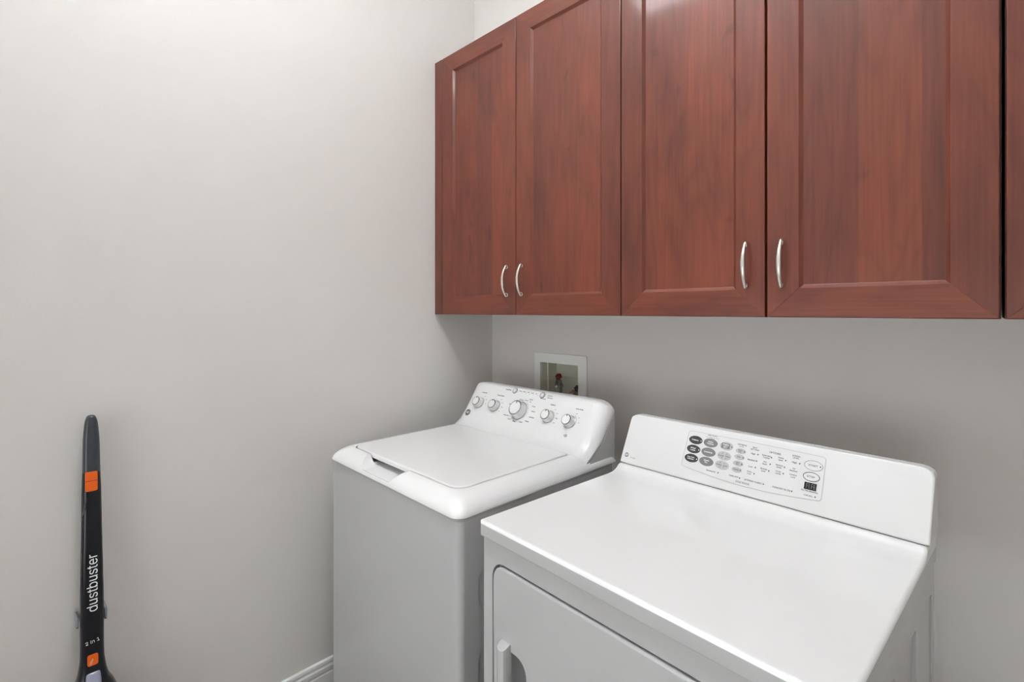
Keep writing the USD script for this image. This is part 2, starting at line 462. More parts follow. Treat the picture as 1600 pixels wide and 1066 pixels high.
def door(parent, x0, x1, z0, z1, k, hx, hz=1.4805):
    y = -D
    d = UsdGeom.Xform.Define(stage, numbered(str(parent.GetPath()), "door")).GetPrim()
    e = 0.0
    obj("stile", member((x0, z0), (x0, z1), (1, 0), y), WOODV[k % 4], d, 25)
    obj("stile", member((x1, z0), (x1, z1), (-1, 0), y), WOODV[(k + 1) % 4], d, 25)
    obj("rail", member((x0, z0), (x1, z0), (0, 1), y), WOODH[k % 2], d, 25)
    obj("rail", member((x0, z1), (x1, z1), (0, -1), y), WOODH[(k + 1) % 2], d, 25)
    obj("panel", box(x0 + 0.070, x1 - 0.070, y + 0.0085, y + 0.0150, z0 + 0.070, z1 - 0.070), WOODP[k % 5], d)
    if hx is not None:
        obj("handle", arched_handle(hx, hz, y), NICKEL, d, 40, "brushed nickel bow handle with scrolled ends")


def carcass(x0, x1):
    b = box(x0, x1, -D + DOOR_T + 0.002, -0.0005, ZB + 0.0005, ZT)
    return b - box(x0 + 0.016, x1 - 0.016, -D, -0.012, ZB + 0.018, ZT - 0.018)


cabA = thing("wall_cabinet", "leftmost cherry wall cabinet, two doors and a filler strip at left wall", "cabinet")
obj("carcass", carcass(0.030, 0.9066), CABIN, cabA)
obj("filler_strip", rbox(0.0015, 0.0500, -D, -D + 0.022, ZB, ZT, 0.0022, 10), WOODV[2], cabA)
door(cabA, 0.0527, 0.4759, ZB, ZT, 0, 0.4375, 1.4805)
door(cabA, 0.4778, 0.9056, ZB, ZT, 1, 0.5110, 1.4815)
cabB = thing("wall_cabinet", "middle cherry wall cabinet with paired doors above the dryer", "cabinet")
obj("carcass", carcass(0.9074, 1.7012), CABIN, cabB)
door(cabB, 0.9080, 1.3018, ZB, ZT, 2, 1.2605, 1.4845)
door(cabB, 1.3058, 1.6996, ZB, ZT, 3, 1.3395, 1.4835)
cabC = thing("wall_cabinet", "rightmost cherry wall cabinet, only its left edge in view", "cabinet")
obj("carcass", carcass(1.7060, 2.6150), CABIN, cabC)
door(cabC, 1.7070, 2.1560, ZB, ZT, 4, 2.115)
door(cabC, 2.1600, 2.6100, ZB, ZT, 5, 2.205)

# ------------------------------------------------------------------ washer supply box in the back wall
ob = thing("outlet_box", "white recessed washer supply box in the wall with red valve", "outlet box")
fr = Manifold(m3.Mesh(*[np.asarray(a, d) for a, d in zip((lambda t: (t.vertices, t.faces))(prism(rrect(0.2746, 0.5480, 0.90, 1.1935, 0.004, 3), "y", -0.007, 0.0)), (np.float32, np.uint32))]))
fr = fr - box(BX0 + 0.004, BX1 - 0.006, -0.02, 0.02, BZ0 + 0.002, BZ1 - 0.004)
obj("face_frame", fr, BOXPL, ob)
inner = box(BX0 + 0.0005, BX1 - 0.0005, 0.0002, 0.108, BZ0 + 0.0005, BZ1 - 0.0005) - box(BX0 + 0.005, BX1 - 0.007, -0.01, 0.103, BZ0 + 0.004, BZ1 - 0.005)
obj("box_body", inner, BOXIN, ob)
obj("side_rib", cat([box(BX0 + 0.005, BX0 + 0.012, 0.0395, 0.042, BZ0 + 0.004, BZ1 - 0.006), box(BX0 + 0.005, BX1 - 0.007, 0.0985, 0.103, 1.085, 1.0865)]), BOXIN, ob)


def valve(cx, cy, cz, side, knobmat, kind):
    body = cat([place(lathe([(0, 0), (0.013, 0), (0.013, 0.05), (0.016, 0.052), (0.016, 0.064), (0, 0.064)], 20), (1, 0, 0), (0, 1, 0), (0, 0, 1), (cx, cy, cz - 0.075)),
                sweep([(cx, cy, cz - 0.015), (cx, cy - 0.002, cz), (cx + 0.010 * side, cy - 0.018, cz + 0.006), (cx + 0.016 * side, cy - 0.032, cz - 0.004), (cx + 0.018 * side, cy - 0.036, cz - 0.022)], [0.012, 0.0125, 0.0115, 0.011, 0.012], 14)])
    v = obj("valve", body, CHROME if kind else BRASS, ob, 40)
    stem = sweep([(cx, cy, cz), (cx + 0.003, cy - 0.004, cz + 0.02)], [0.005, 0.005], 10)
    wheel = lathe([(0, 0), (0.006, 0), (0.0135, 0.003), (0.0145, 0.007), (0.0135, 0.011), (0.006, 0.014), (0, 0.0145)], 12)
    a = np.linspace(0, 2 * np.pi, 12, endpoint=False)
    wv = wheel.vertices
    wv[:, :2] *= (1 + 0.10 * np.cos(6 * np.arctan2(wv[:, 1], wv[:, 0])))[:, None]
    nz = np.array((0.25, -0.75, 0.61)); nz /= np.linalg.norm(nz)
    nx = np.cross((0, 0, 1), nz); nx /= np.linalg.norm(nx)
    obj("valve_handle", cat([stem, place(wheel, nx, np.cross(nz, nx), nz, (cx + 0.003, cy - 0.006, cz + 0.018))]), knobmat, ob, 40, "red valve handle" if knobmat is REDPL else "dark blue valve handle")


valve(0.362, 0.055, 1.070, 1, REDPL, 1)
valve(0.462, 0.055, 1.030, -1, BLUEPL, 0)
obj("hose_nut", cat([sweep([(0.478, 0.060, 0.99), (0.482, 0.045, 1.035), (0.492, 0.028, 1.052), (0.498, 0.016, 1.034)], [0.012, 0.012, 0.011, 0.012], 12)]), BRASS, ob, 40)

# ------------------------------------------------------------------ washer
W = 0.686
WX, WY, WA = 0.1222, -0.8566, -0.0241
washer = thing("washing_machine", "white top-loading washing machine with five knobs, left of the dryer", "washing machine", (WX, WY, 0), math.degrees(WA))
body = man(loft([ring3(rrect(0.0035 + i, W - 0.0035 - i, 0.006 + i, 0.640 - i, 0.020, 6), z) for z, i in ((0.02, 0.004), (0.024, 0.0), (0.8795, 0.0), (0.8845, 0.003))]))
for z0, z1 in ((0.650, 0.752), (0.452, 0.556), (0.254, 0.360)):
    pk = man(prism(rrect(0.066, 0.56, z0, z1, 0.030, 6), "x", W - 0.0095, W + 0.02))
    body = body - pk
obj("cabinet", body, ENAMEL_SHADED, washer, 30)
for fx in (0.05, W - 0.05):
    for fy in (0.06, 0.59):
        obj("foot", place(lathe([(0, 0), (0.022, 0), (0.022, 0.012), (0.010, 0.014), (0.010, 0.026), (0, 0.026)], 16), (1, 0, 0), (0, 1, 0), (0, 0, 1), (fx, fy, 0)), DARKFOOT_GAPSHADE, washer)

PROF = [(0.470, 0.9240), (0.4885, 0.9308), (0.498, 0.9345), (0.508, 0.9400), (0.518, 0.9478), (0.527, 0.9570), (0.5345, 0.9675), (0.5428, 0.9801), (0.5510, 0.9925), (0.5638, 1.0119), (0.5766, 1.0313), (0.5894, 1.0507), (0.6017, 1.0693), (0.6055, 1.0746), (0.6095, 1.0784), (0.6145, 1.0808), (0.6210, 1.0818), (0.650, 1.0800)]
ER = 0.062


def console_section(x):
    d = min(x, W - x) - 0.010
    u = 1.0 - min(1.0, max(0.0, d / ER))
    e = 0.036 * (1.0 - math.sqrt(max(0.0, 1.0 - u * u)))
    out = []
    for y, z in PROF:
        w = min(1.0, max(0.0, (z - 0.931) / 0.06))
        out.append((x, min(0.650, y + e * w), z - e))
    out.append((x, 0.650, 0.886))
    out.append((x, 0.470, 0.886))
    return np.array(out)


# top cover: bulging rim from the outer edge in to the lid opening
LX0, LX1, LY0, LY1, LZ = 0.0630, 0.6230, 0.0500, 0.4880, 0.9300
def rim_ring(t, z):
    return ring3(rrect(t * (LX0 - 0.0012), W - t * (W - LX1 - 0.0012), t * (LY0 - 0.0012), 0.652 - t * (0.652 - LY1 - 0.0012), (0.030 + 0.012 * t, 0.030 + 0.012 * t, 0.012, 0.012), 8), z)


RIMX = [(0.0, 0.8880), (0.004, 0.8908), (0.022, 0.8948), (0.062, 0.8998), (0.125, 0.9058), (0.22, 0.9118), (0.35, 0.9182), (0.51, 0.9239), (0.70, 0.9283), (0.85, 0.9301), (0.95, 0.9306), (0.985, 0.9303), (1.0, 0.9290)]
shell = [rim_ring(0.03, 0.8880)] + [rim_ring(t, z) for t, z in RIMX] + [rim_ring(1.0, 0.9050)]
cover = man(loft(shell))
scoop = Manifold.batch_hull([Manifold.sphere(0.012, 20).translate(p) for p in
                             ((0.228, 0.010, 0.9085), (0.372, 0.010, 0.9085), (0.212, 0.105, 0.9150), (0.400, 0.105, 0.9150),
                              (0.185, -0.030, 0.975), (0.412, -0.030, 0.975), (0.155, 0.105, 0.975), (0.445, 0.105, 0.975))])
cover = cover - scoop
END = console_section(0.010)[:, 1:]
for x0, x1 in ((-0.02, 0.0102), (W - 0.0102, W + 0.02)):      # shelf beside each end of the console
    cover = cover - man(prism(np.array(sg.Polygon(END).buffer(0.0008).union(sg.box(0.60, 0.90, 0.70, 1.2)).intersection(sg.box(0, 0.9040, 1, 2)).exterior.coords)[:-1], "x", x0, x1))
obj("top_cover", cover, ENAMEL, washer, 40)

lid_r = (0.0408, 0.0408, 0.0108, 0.0108)
lid_rings = [ring3(rrect(LX0 + 0.0014 + i, LX1 - 0.0014 - i, LY0 + 0.0014 + i, LY1 - 0.0034 - i, lid_r, 8), z) for i, z in ((0.006, 0.9180), (0.0005, 0.9195), (0.0, 0.9285), (0.0006, 0.9312), (0.0022, 0.9326), (0.0045, 0.9331), (0.02, 0.9332))]
obj("lid", loft(lid_rings), ENAMEL, washer, 40, "flat white hinged lid")

obj("seam_shade", plate(rrect(LX0 - 0.0006, LX1 + 0.0006, LY0 + 0.0600, LY1 + 0.0006, 0.0108, 6), 0.004, rrect(LX0 + 0.006, LX1 - 0.006, LY0 + 0.0660, LY1 - 0.006, 0.0108, 6)).apply_translation((0, 0, 0.9185)), INKL, washer, False)  # grey strip added under the lid edge to paint the shade of the seam
# console: one cove profile swept along x, falling away to both rounded ends
xs = [0.010, 0.0104, 0.0115, 0.0135, 0.017, 0.022, 0.029, 0.038, 0.048, 0.060, 0.073] + list(np.linspace(0.10, W - 0.10, 12)) + [W - v for v in (0.073, 0.060, 0.048, 0.038, 0.029, 0.022, 0.017, 0.0135, 0.0115, 0.0104, 0.010)]
cons = obj("control_console", loft([console_section(x) for x in xs]), PLASTIC, washer, 40, "white backsplash console sweeping up from the lid")
for sx in (0, 1):
    pts = np.array(sg.Polygon(END).buffer(-0.0004).intersection(sg.box(0, 0.9020, 1, 2)).exterior.coords)[:-1]
    x0 = (0.0094, W - 0.0106)[sx]
    obj("console_end_cap", prism(pts, "x", x0, x0 + 0.0012), SIDEPL, washer, 30, "grey flat end cap of the console")

wf = Face((0, 0.5510, 0.9925), (0, 0.66, 1.0))       # the washer console's flat face
Fs = lambda s: s - 0.003


def knob(x, s, r, h, dot=None):
    k = obj("knob", wf.put(lathe([(0, 0.0), (r * 1.20, 0.0), (r * 1.22, 0.002), (r * 1.16, 0.004), (r * 1.10, h * 0.55), (r * 1.02, h - 0.003), (r * 0.95, h - 0.0012), (0, h - 0.0012)], 48), x, s, -0.0005), PALEBTN, washer, 35, "large white cycle dial" if r > 0.024 else None)
    obj("rim_ring", wf.put(trimesh.creation.revolve([(r * 0.88, 0), (r * 1.02, 0), (r * 1.03, 0.0012), (r * 0.98, 0.0024), (r * 0.88, 0.0022), (r * 0.88, 0)], sections=48), x, s, h - 0.0028), CHROME, k, 40)
    obj("skirt_ring", wf.put(trimesh.creation.revolve([(r * 1.17, 0), (r * 1.27, 0), (r * 1.27, 0.0016), (r * 1.17, 0.0022), (r * 1.17, 0)], sections=48), x, s, 0.0), CHROME, k, 40)
    obj("cap", wf.put(lathe([(0, 0), (r * 0.89, 0), (r * 0.885, 0.0012), (r * 0.80, 0.0018), (0, 0.0022)], 48), x, s, h - 0.0015), PLASTIC, k, 35)
    obj("pointer", wf.put(plate(rrect(-0.0018, 0.0018, r * 0.62, r * 0.98, 0.0006, 2), 0.0008), x, s, h + 0.0002), INK, k)


S0 = -0.004
for x, s, r, h in ((0.1045, 0.0200, 0.0178, 0.023), (0.1970, 0.0205, 0.0178, 0.023), (0.3275, 0.0220, 0.0275, 0.029), (0.4670, 0.0212, 0.0178, 0.023), (0.5608, 0.0185, 0.0178, 0.023)):
    knob(x, s, r, h)
for x in (0.2650, 0.4042):
    b = obj("push_button", wf.put(plate(ellipse(0.0105, 0.0100, 32), 0.003), x, 0.0945, -0.001), LIGHTBTN, washer, 30)
    obj("button_ring", wf.put(plate(ellipse(0.0122, 0.0117, 32), 0.0018, ellipse(0.0104, 0.0099, 32)), x, 0.0945, -0.0006), CHROME, b)
    obj("button_cap", wf.put(plate(ellipse(0.0045, 0.0055, 24), 0.0006), x, 0.0945, 0.0020), PALEBTN, b)
badge = obj("emblem", wf.put(lathe([(0, 0), (0.0135, 0), (0.0135, 0.0012), (0.0122, 0.0022), (0, 0.0024)], 40), 0.0655, -0.0270, 0.0000), DARKBTN, washer, 30, "round dark maker's emblem with silver monogram")
obj("emblem_monogram", cat([wf.text("GE", 0.0655, -0.0270, 0.0085, True, 0.0024, 0.0004), wf.put(plate(ellipse(0.0115, 0.0115, 36), 0.0004, ellipse(0.0105, 0.0105, 36)), 0.0655, -0.0270, 0.0024)]), WHITEINK, badge)
obj("lock_mark", wf.put(plate(ellipse(0.0070, 0.0050, 24), 0.0004), 0.5660, -0.0290, 0.0012), INKL, washer)
# printed lettering
wt = []
T = lambda txt, x, s, h=0.0046, b=True: wt.append(wf.text(txt, x, s, h, b))
T("Load Size", 0.1102, 0.0660); T("Temperature", 0.2026, 0.0650); T("Options", 0.4682, 0.0655); T("Auto Soak", 0.5825, 0.0675)
T("Stop/Start", 0.2304, 0.0940); T("Wash", 0.2930, 0.0965, 0.0034); T("Rinse", 0.3140, 0.0967, 0.0034); T("Spin", 0.3340, 0.0965, 0.0034); T("Done", 0.3540, 0.0963, 0.0034); T("Lid", 0.3740, 0.0961, 0.0034)
T("Lid Lock", 0.4390, 0.0965, 0.0040); T("Fill Level", 0.4420, 0.0885, 0.0040); T("My Cycle", 0.4130, 0.0815, 0.0040)
T("Cycle", 0.3609, 0.0705, 0.0048); T("Off", 0.3620, 0.0615, 0.0038); T("Normal", 0.3160, 0.0635, 0.0040); T("Casuals", 0.3410, 0.0650, 0.0036)
T("Rinse", 0.3858, 0.0475, 0.0042); T("Heavy", 0.3925, 0.0285, 0.0042); T("Delicates", 0.3960, 0.0070, 0.0042); T("Whites", 0.3820, -0.0105, 0.0042); T("Quick", 0.3560, -0.0180, 0.0042); T("Bulky", 0.3230, -0.0210, 0.0042); T("Clean", 0.2950, -0.0160, 0.0042); T("Deep Rinse", 0.2740, -0.0050, 0.0040); T("Soak", 0.2700, 0.0400, 0.0042)
for cx, labs in ((0.1045, ("Sm", "Med", "Lg")), (0.1970, ("Cold", "Cool", "Warm", "Hot")), (0.4670, ("Off", "Soft", "Rinse", "Both")), (0.5608, ("Off", "15", "30"))):
    for k, lb in enumerate(labs):
        a = math.radians(62 - 30 * k)
        T(lb, cx + 0.037 * math.cos(a), 0.0205 + 0.034 * math.sin(a), 0.0030, False)
obj("printed_lettering", cat(wt), INK, washer, False, "small grey printed words around the knobs")
arcs = []
for cx in (0.1045, 0.1970, 0.4670, 0.5608):
    arcs.append(wf.put(arc_band(0.0245, 0.0262, -45, 62, 0.0002), cx, 0.0203, 0.0002))
arcs += [wf.put(arc_band(0.0385, 0.0398, 10, 62, 0.0002), 0.3275, 0.022, 0.0002), wf.put(arc_band(0.0385, 0.0398, -45, 5, 0.0002), 0.3275, 0.022, 0.0002)]
for k in range(6):
    arcs.append(wf.put(plate(ellipse(0.0014, 0.0014, 12), 0.0002), 0.2830 + 0.0195 * k, 0.0910, 0.0002))
obj("printed_arcs", cat(arcs), INKL, washer, False)

# ------------------------------------------------------------------ dryer
DX, DY, DA = 0.8877, -0.8804, -0.0639
dryer = thing("clothes_dryer", "white front-loading clothes dryer with a push-button console, under the cabinets", "clothes dryer", (DX, DY, 0), math.degrees(DA))
db = man(loft([ring3(rrect(0.0015 + i, W - 0.0015 - i, 0.0095 + i, 0.604 - i, 0.010, 5), z) for z, i in ((0.02, 0.004), (0.024, 0.0), (0.878, 0.0), (0.884, 0.003))]))
DR0, DR1, DZ0, DZ1 = 0.0415, 0.6445, 0.21, 0.8385
db = db - man(prism(rrect(DR0 - 0.0045, DR1 + 0.0045, DZ0 - 0.0045, DZ1 + 0.0045, 0.0365, 8), "y", -0.02, 0.026))
db = db - man(prism(rrect(0.0860, 0.1470, 0.438, 0.680, (0.02, 0.03, 0.030, 0.004), 8), "y", 0.0, 0.0750))
for y0, y1 in ((0.055, 0.2450), (0.2600, 0.4060)):
    pk = rrect(y0, y1, 0.14, 0.834, 0.012, 4)
    db = db - man(prism(pk, "x", W - 0.0070, W + 0.02))
db = db - man(prism(rrect(0.4225, 0.5650, 0.14, 0.834, 0.012, 4), "x", W - 0.0040, W + 0.02))
obj("cabinet", db, ENAMEL_SHADED, dryer, 30)
for fx in (0.05, W - 0.05):
    for fy in (0.06, 0.55):
        obj("foot", place(lathe([(0, 0), (0.022, 0), (0.022, 0.012), (0.010, 0.014), (0.010, 0.026), (0, 0.026)], 16), (1, 0, 0), (0, 1, 0), (0, 0, 1), (fx, fy, 0)), DARKFOOT_GAPSHADE, dryer)
# top panel: a slab with a soft front lip that rises in a small cove to the console
TPROF = [(0.0080, 0.8855), (0.0015, 0.8870), (0.0, 0.8905), (0.0, 0.9120), (0.0012, 0.9160), (0.0040, 0.9186), (0.0085, 0.9196), (0.455, 0.9196), (0.468, 0.9200), (0.480, 0.9212), (0.490, 0.9238), (0.498, 0.9276), (0.5035, 0.9318), (0.5070, 0.9350), (0.5105, 0.9368), (0.5150, 0.9372), (0.604, 0.9372), (0.604, 0.8855)]
SIDER = 0.0075
mask = []
for x, d in [(0.0, SIDER), (0.0002, 0.0058), (0.0010, 0.0037), (0.0022, 0.0022), (0.0037, 0.0010), (0.0056, 0.0003), (SIDER, 0.0)]:
    mask.append((x, d))
rows = mask + [(W - x, d) for x, d in mask[::-1]]
tops = []
for x, d in rows:
    tops.append(np.array([(x, y, max(0.8855, z - d) if z > 0.9119 else z) for y, z in TPROF]))
corner = man(loft([ring3(rrect(0, W, 0, 0.604, (0.013, 0.013, 0.004, 0.004), 8), z) for z in (0.80, 0.97)]))
deck = man(loft(tops)) ^ corner
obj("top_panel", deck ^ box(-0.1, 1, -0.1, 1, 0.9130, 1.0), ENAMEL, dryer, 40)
obj("shaded_top_lip", deck ^ box(-0.1, 1, -0.1, 1, 0.5, 0.9130), ENAMEL_SHADED, dryer, 40)  # lower lip split off so its colour carries the shade

# door with finger pocket and grip
dd = hull_pts([(x, y, z) for (x, z) in [(DR0 + 0.005 + 0.028 * (1 - math.cos(a)), DZ1 - 0.005 - 0.028 * (1 - math.sin(a))) for a in np.radians((0, 22, 45, 67, 90))] +
               [(DR1 - 0.005 - 0.028 * (1 - math.cos(a)), DZ1 - 0.005 - 0.028 * (1 - math.sin(a))) for a in np.radians((0, 22, 45, 67, 90))] +
               [(DR0 + 0.01, DZ0 + 0.01), (DR1 - 0.01, DZ0 + 0.01)] for y in (0.0110, 0.0200)], 0.005, 14)
pocket = man(prism(rrect(0.0900, 0.1450, 0.44, 0.678, (0.02, 0.03, 0.030, 0.004), 8), "y", -0.02, 0.0400))
dd = dd - pocket
dr = obj("door", dd, ENAMEL_SHADED, dryer, 30)
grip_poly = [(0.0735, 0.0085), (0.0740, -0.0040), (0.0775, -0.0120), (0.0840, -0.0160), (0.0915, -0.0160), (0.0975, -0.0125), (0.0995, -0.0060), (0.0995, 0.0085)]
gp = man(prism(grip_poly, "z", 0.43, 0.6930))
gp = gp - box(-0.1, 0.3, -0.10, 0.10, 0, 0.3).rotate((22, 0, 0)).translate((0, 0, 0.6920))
obj("door_handle", gp, ENAMEL_SHADED, dr, 30)

# console
dt = np.array([0, 0.065, 0.1325]); dt /= np.linalg.norm(dt)
df = Face((0, 0.5130, 0.9380), dt)
c_pts = []
RC = 0.024
CS = 0.1476
outl = [(0.0015, 0.0110), (W - 0.0005, 0.0110)] + [(0.0005 + RC - RC * math.cos(a), CS - RC + RC * math.sin(a)) for a in np.radians((0, 22, 45, 67, 90))] + [(W + 0.003 - RC + RC * math.cos(a), CS - RC + RC * math.sin(a)) for a in np.radians((0, 22, 45, 67, 90))]
for x, s in outl:                      # the face leans back; a shallow box runs to the rear of the dryer
    xx = min(max(x, 0.0015 + 0.0045), W + 0.003 - 0.0045)
    q = df.at(xx, s - 0.0045, -0.0040)
    c_pts.append(q)
    c_pts.append((q[0], 0.600, q[2]))
obj("control_console", hull_pts(c_pts, 0.0040, 14), CONSOLEM, dryer, 40, "white sloping console behind the dryer top")
obj("gap_shade", box(0.006, W - 0.006, 0.5190, 0.598, 0.9300, 0.9450), DARKFOOT_GAPSHADE, dryer)  # dark strip added to paint the shade line below the console

# overlay with the printed control panel
low_edge = [(0.1858 + (0.508 - 0.1858) * u, 0.0355 - (0.0355 - 0.0333) * u - 0.0120 * math.sin(math.pi * u)) for u in np.linspace(0, 1, 17)]
top_edge = [(0.5065 - (0.5065 - 0.1875) * u, 0.1267 + 0.0018 * u + 0.0015 * math.sin(math.pi * u)) for u in np.linspace(0, 1, 9)]
ov = sg.Polygon(low_edge + top_edge).buffer(-0.006).buffer(0.006, quad_segs=5)
obj("panel_overlay", df.put(trimesh.creation.extrude_polygon(ov, 0.0007, engine="earcut"), 0, 0, -0.0001), MEMB, dryer, 30)
obj("panel_border", df.put(trimesh.creation.extrude_polygon(ov.buffer(0.0006) - ov.buffer(-0.0004), 0.0011, engine="earcut"), 0, 0, -0.0001), LIGHTBTN, dryer, 30)
HB = 0.0006
SK = 0.213            # the rows lean: x falls as s falls


def oval(name, x, s, a, b, mat, lines, th=0.0036, led=None, ink=WHITEINK, ltop=None):
    p = obj(name, df.put(plate(ellipse(a, b, 36), 0.0008), x, s, HB), mat, dryer, False)
    tx = []
    n = len(lines)
    for k, ln in enumerate(lines):
        tx.append(df.text(ln, x - (0.0015 if led else 0), s + (n - 1) * th * 0.72 - k * th * 1.44, th, True, HB + 0.0008))
    if tx:
        obj("button_lettering", cat(tx), ink, p, False)
    if led:
        obj("indicator", df.put(plate(ellipse(0.0013, 0.0018, 14), 0.0004), x + a - 0.0035, s, HB + 0.0008), led, p, False)
    return p


for (x, s), ln in zip(((0.2103, 0.1070), (0.2096, 0.0828), (0.2090, 0.0587)), (["Cottons"], ["Mixed", "Loads"], ["Easy Care", "Delicates"])):
    oval("cycle_button", x, s, 0.0182, 0.0106, DARKBTN, ln, 0.0036 if len(ln[0]) < 9 else 0.0030, WHITEINK)
for (x, s), ln in zip(((0.2503, 0.1072), (0.2496, 0.0830), (0.2490, 0.0589)), (["Quick", "Freshen"], ["Dewrinkle"], ["Speed", "Dry"])):
    oval("cycle_button", x, s, 0.0183, 0.0110, MIDBTN, ln, 0.0034)
oval("timed_button", 0.2913, 0.1074, 0.0165, 0.0105, LIGHTBTN, [], 0.003, INK)
for k, (x, s) in enumerate(((0.2913, 0.1074),)):
    obj("button_lettering", cat([df.text("TIMED", x - 0.002, s + 0.0026, 0.0036, True, HB + 0.0011), df.text("DRY", x - 0.002, s - 0.0030, 0.0036, True, HB + 0.0011)]), WHITEINK, dryer, False)
    obj("button_frame", df.put(plate(rrect(-0.0125, 0.0085, -0.0065, 0.0065, 0.001, 2), 0.0002), x, s, HB + 0.0008), MIDBTN, dryer, False)
for (x, s), (la, lb) in zip(((0.2903, 0.0823), (0.2894, 0.0592)), (("Volume", "Temp"), ("Drying", "Level"))):
    for sg_ in (-1, 1):
        e = sg.Polygon(ellipse(0.0170, 0.0108, 40)).intersection(sg.box(0.0006, -1, 1, 1) if sg_ > 0 else sg.box(-1, -1, -0.0006, 1))
        p = obj("select_button", df.put(trimesh.creation.extrude_polygon(e, 0.0008, engine="earcut"), x, s, HB), LIGHTBTN, dryer, False)
        obj("button_lettering", cat([df.text(lb if sg_ > 0 else la, x + sg_ * 0.0078, s - 0.0004, 0.0030, True, HB + 0.0008),
                                     df.put(plate([(-0.0014, 0), (0.0014, 0), (0, 0.0022)], 0.0003), x + sg_ * 0.005, s + 0.0045, HB + 0.0008),
                                     df.put(plate([(-0.0014, 0), (0, -0.0022), (0.0014, 0)], 0.0003), x + sg_ * 0.005, s - 0.0045, HB + 0.0008)]), INK, p, False)
for (x, s), ln in zip(((0.3275, 0.1023), (0.3269, 0.0875), (0.3265, 0.0717), (0.3260, 0.0564)), (["More", "Dry"], ["Dry"], ["Less", "Dry"], ["Damp"])):
    oval("dryness_button", x, s, 0.0122, 0.0066, LIGHTBTN, ln, 0.0030 if len(ln) > 1 else 0.0036, INK, INK)
# start / stop / display
for nm, tx, x, s, a, b, m in (("start_button", "START", 0.4852, 0.1037, 0.0187, 0.0114, INKL), ("stop_button", "STOP", 0.4842, 0.0788, 0.0166, 0.0102, INK)):
    p = obj(nm, df.put(plate(ellipse(a, b, 44), 0.0008), x, s, HB), MEMB, dryer, False)
    obj("button_outline", df.put(plate(ellipse(a, b, 44), 0.0004, ellipse(a - 0.0014, b - 0.0014, 44)), x, s, HB + 0.0008), m, p, False)
    obj("button_lettering", df.text(tx, x - 0.001, s, 0.0042, True, HB + 0.0008, width=0.0185 if tx == "START" else 0.0155), INK, p, False)
    if tx == "START":
        obj("indicator", df.put(plate(ellipse(0.0014, 0.0018, 14), 0.0004), x + a - 0.005, s, HB + 0.0008), INK, p, False)
disp = obj("display", df.put(plate(rrect(-0.0118, 0.0118, -0.0076, 0.0076, 0.0006, 2), 0.0010), 0.4847, 0.0583, HB), SCREEN, dryer, False, "dark two-digit time display")
segs = []
for cx in (-0.0048, 0.0048):
    for (x0, x1, s0, s1) in ((-0.0026, 0.0026, 0.0040, 0.0052), (-0.0026, 0.0026, -0.0006, 0.0006), (-0.0034, -0.0022, 0.0, 0.0046), (0.0022, 0.0034, 0.0, 0.0046), (-0.0034, -0.0022, -0.0052, 0.0), (0.0022, 0.0034, -0.0052, 0.0)):
        segs.append(df.put(box(cx + x0, cx + x1, s0, s1, 0, 0.0003), 0.4847, 0.0583, HB + 0.0010))
obj("display_segments", cat(segs), SEGMENT, disp, False)
dtx, leds = [], []
Q = lambda txt, x, s, h=0.0032, b=True, w=None: dtx.append(df.text(txt, x, s, h, b, HB + 0.0001, width=w))
Q("ONE TOUCH", 0.2516, 0.1262, 0.0030); Q("for automatic dry cycles", 0.2520, 0.1210, 0.0021, False)
Q("DRYNESS", 0.3278, 0.1182, 0.0034); Q("LEVEL", 0.3270, 0.1136, 0.0030, False)
Q("HEAT", 0.3585, 0.1176, 0.0032); Q("SETTING", 0.3585, 0.1128, 0.0032)
Q("OPTIONS", 0.4040, 0.1142, 0.0040, True); Q("SIGNAL", 0.4492, 0.1174, 0.0034); Q("LEVEL", 0.4490, 0.1126, 0.0034)
for nm, x, s in (("High", 0.3566, 0.1020), ("Medium", 0.3554, 0.0870), ("Low", 0.3559, 0.0714)):
    Q(nm, x, s, 0.0036)
for a_, b_, x, s in (("Extra", "Low", 0.3554, 0.0568), ("Extended", "Tumble", 0.3866, 0.1020), ("Dry", "Rack", 0.3858, 0.0869), ("Wrinkle", "Care", 0.3853, 0.0704), ("Damp", "Alert", 0.4180, 0.1034), ("Reduce", "Static", 0.4173, 0.0865), ("Drum", "Lamp", 0.4174, 0.0721), ("On", "Medium", 0.4478, 0.0859), ("Control", "Lock", 0.4482, 0.0719)):
    Q(a_, x, s + 0.0025, 0.0032); Q(b_, x, s - 0.0025, 0.0032)
Q("High", 0.4469, 0.1019, 0.0036)
Q("Sensing Dry", 0.2651, 0.0383, 0.0030); Q("TIMED DRY", 0.3216, 0.0397, 0.0030); Q("EXTENDED TUMBLE", 0.3670, 0.0386, 0.0034, True, 0.0390); Q("CLEAN DRY FILTER", 0.4289, 0.0383, 0.0034, True, 0.0375)
Q("CYCLE STATUS", 0.3440, 0.0297, 0.0040, True, 0.0320); Q("Est. Time Remaining", 0.4842, 0.0474, 0.0030, True, 0.0320); Q("CONTROL", 0.4830, 0.0380, 0.0030, True, 0.0175)
obj("printed_lettering", cat(dtx), INK, dryer, False, "small grey printed words of the control panel")
for x, s in ((0.3675, 0.1028), (0.3672, 0.0872), (0.3668, 0.0716), (0.3664, 0.0569), (0.3980, 0.1022), (0.3975, 0.0867), (0.3970, 0.0707), (0.4286, 0.1025), (0.4282, 0.0868), (0.4278, 0.0723), (0.4577, 0.1020), (0.2837, 0.0386), (0.3361, 0.0387), (0.3903, 0.0385), (0.4504, 0.0385), (0.4965, 0.0384)):
    leds.append((x, s))
for x, s in leds:
    obj("indicator", df.put(plate(ellipse(0.0014, 0.0018, 12), 0.0004), x, s, HB), INK, dryer, False)
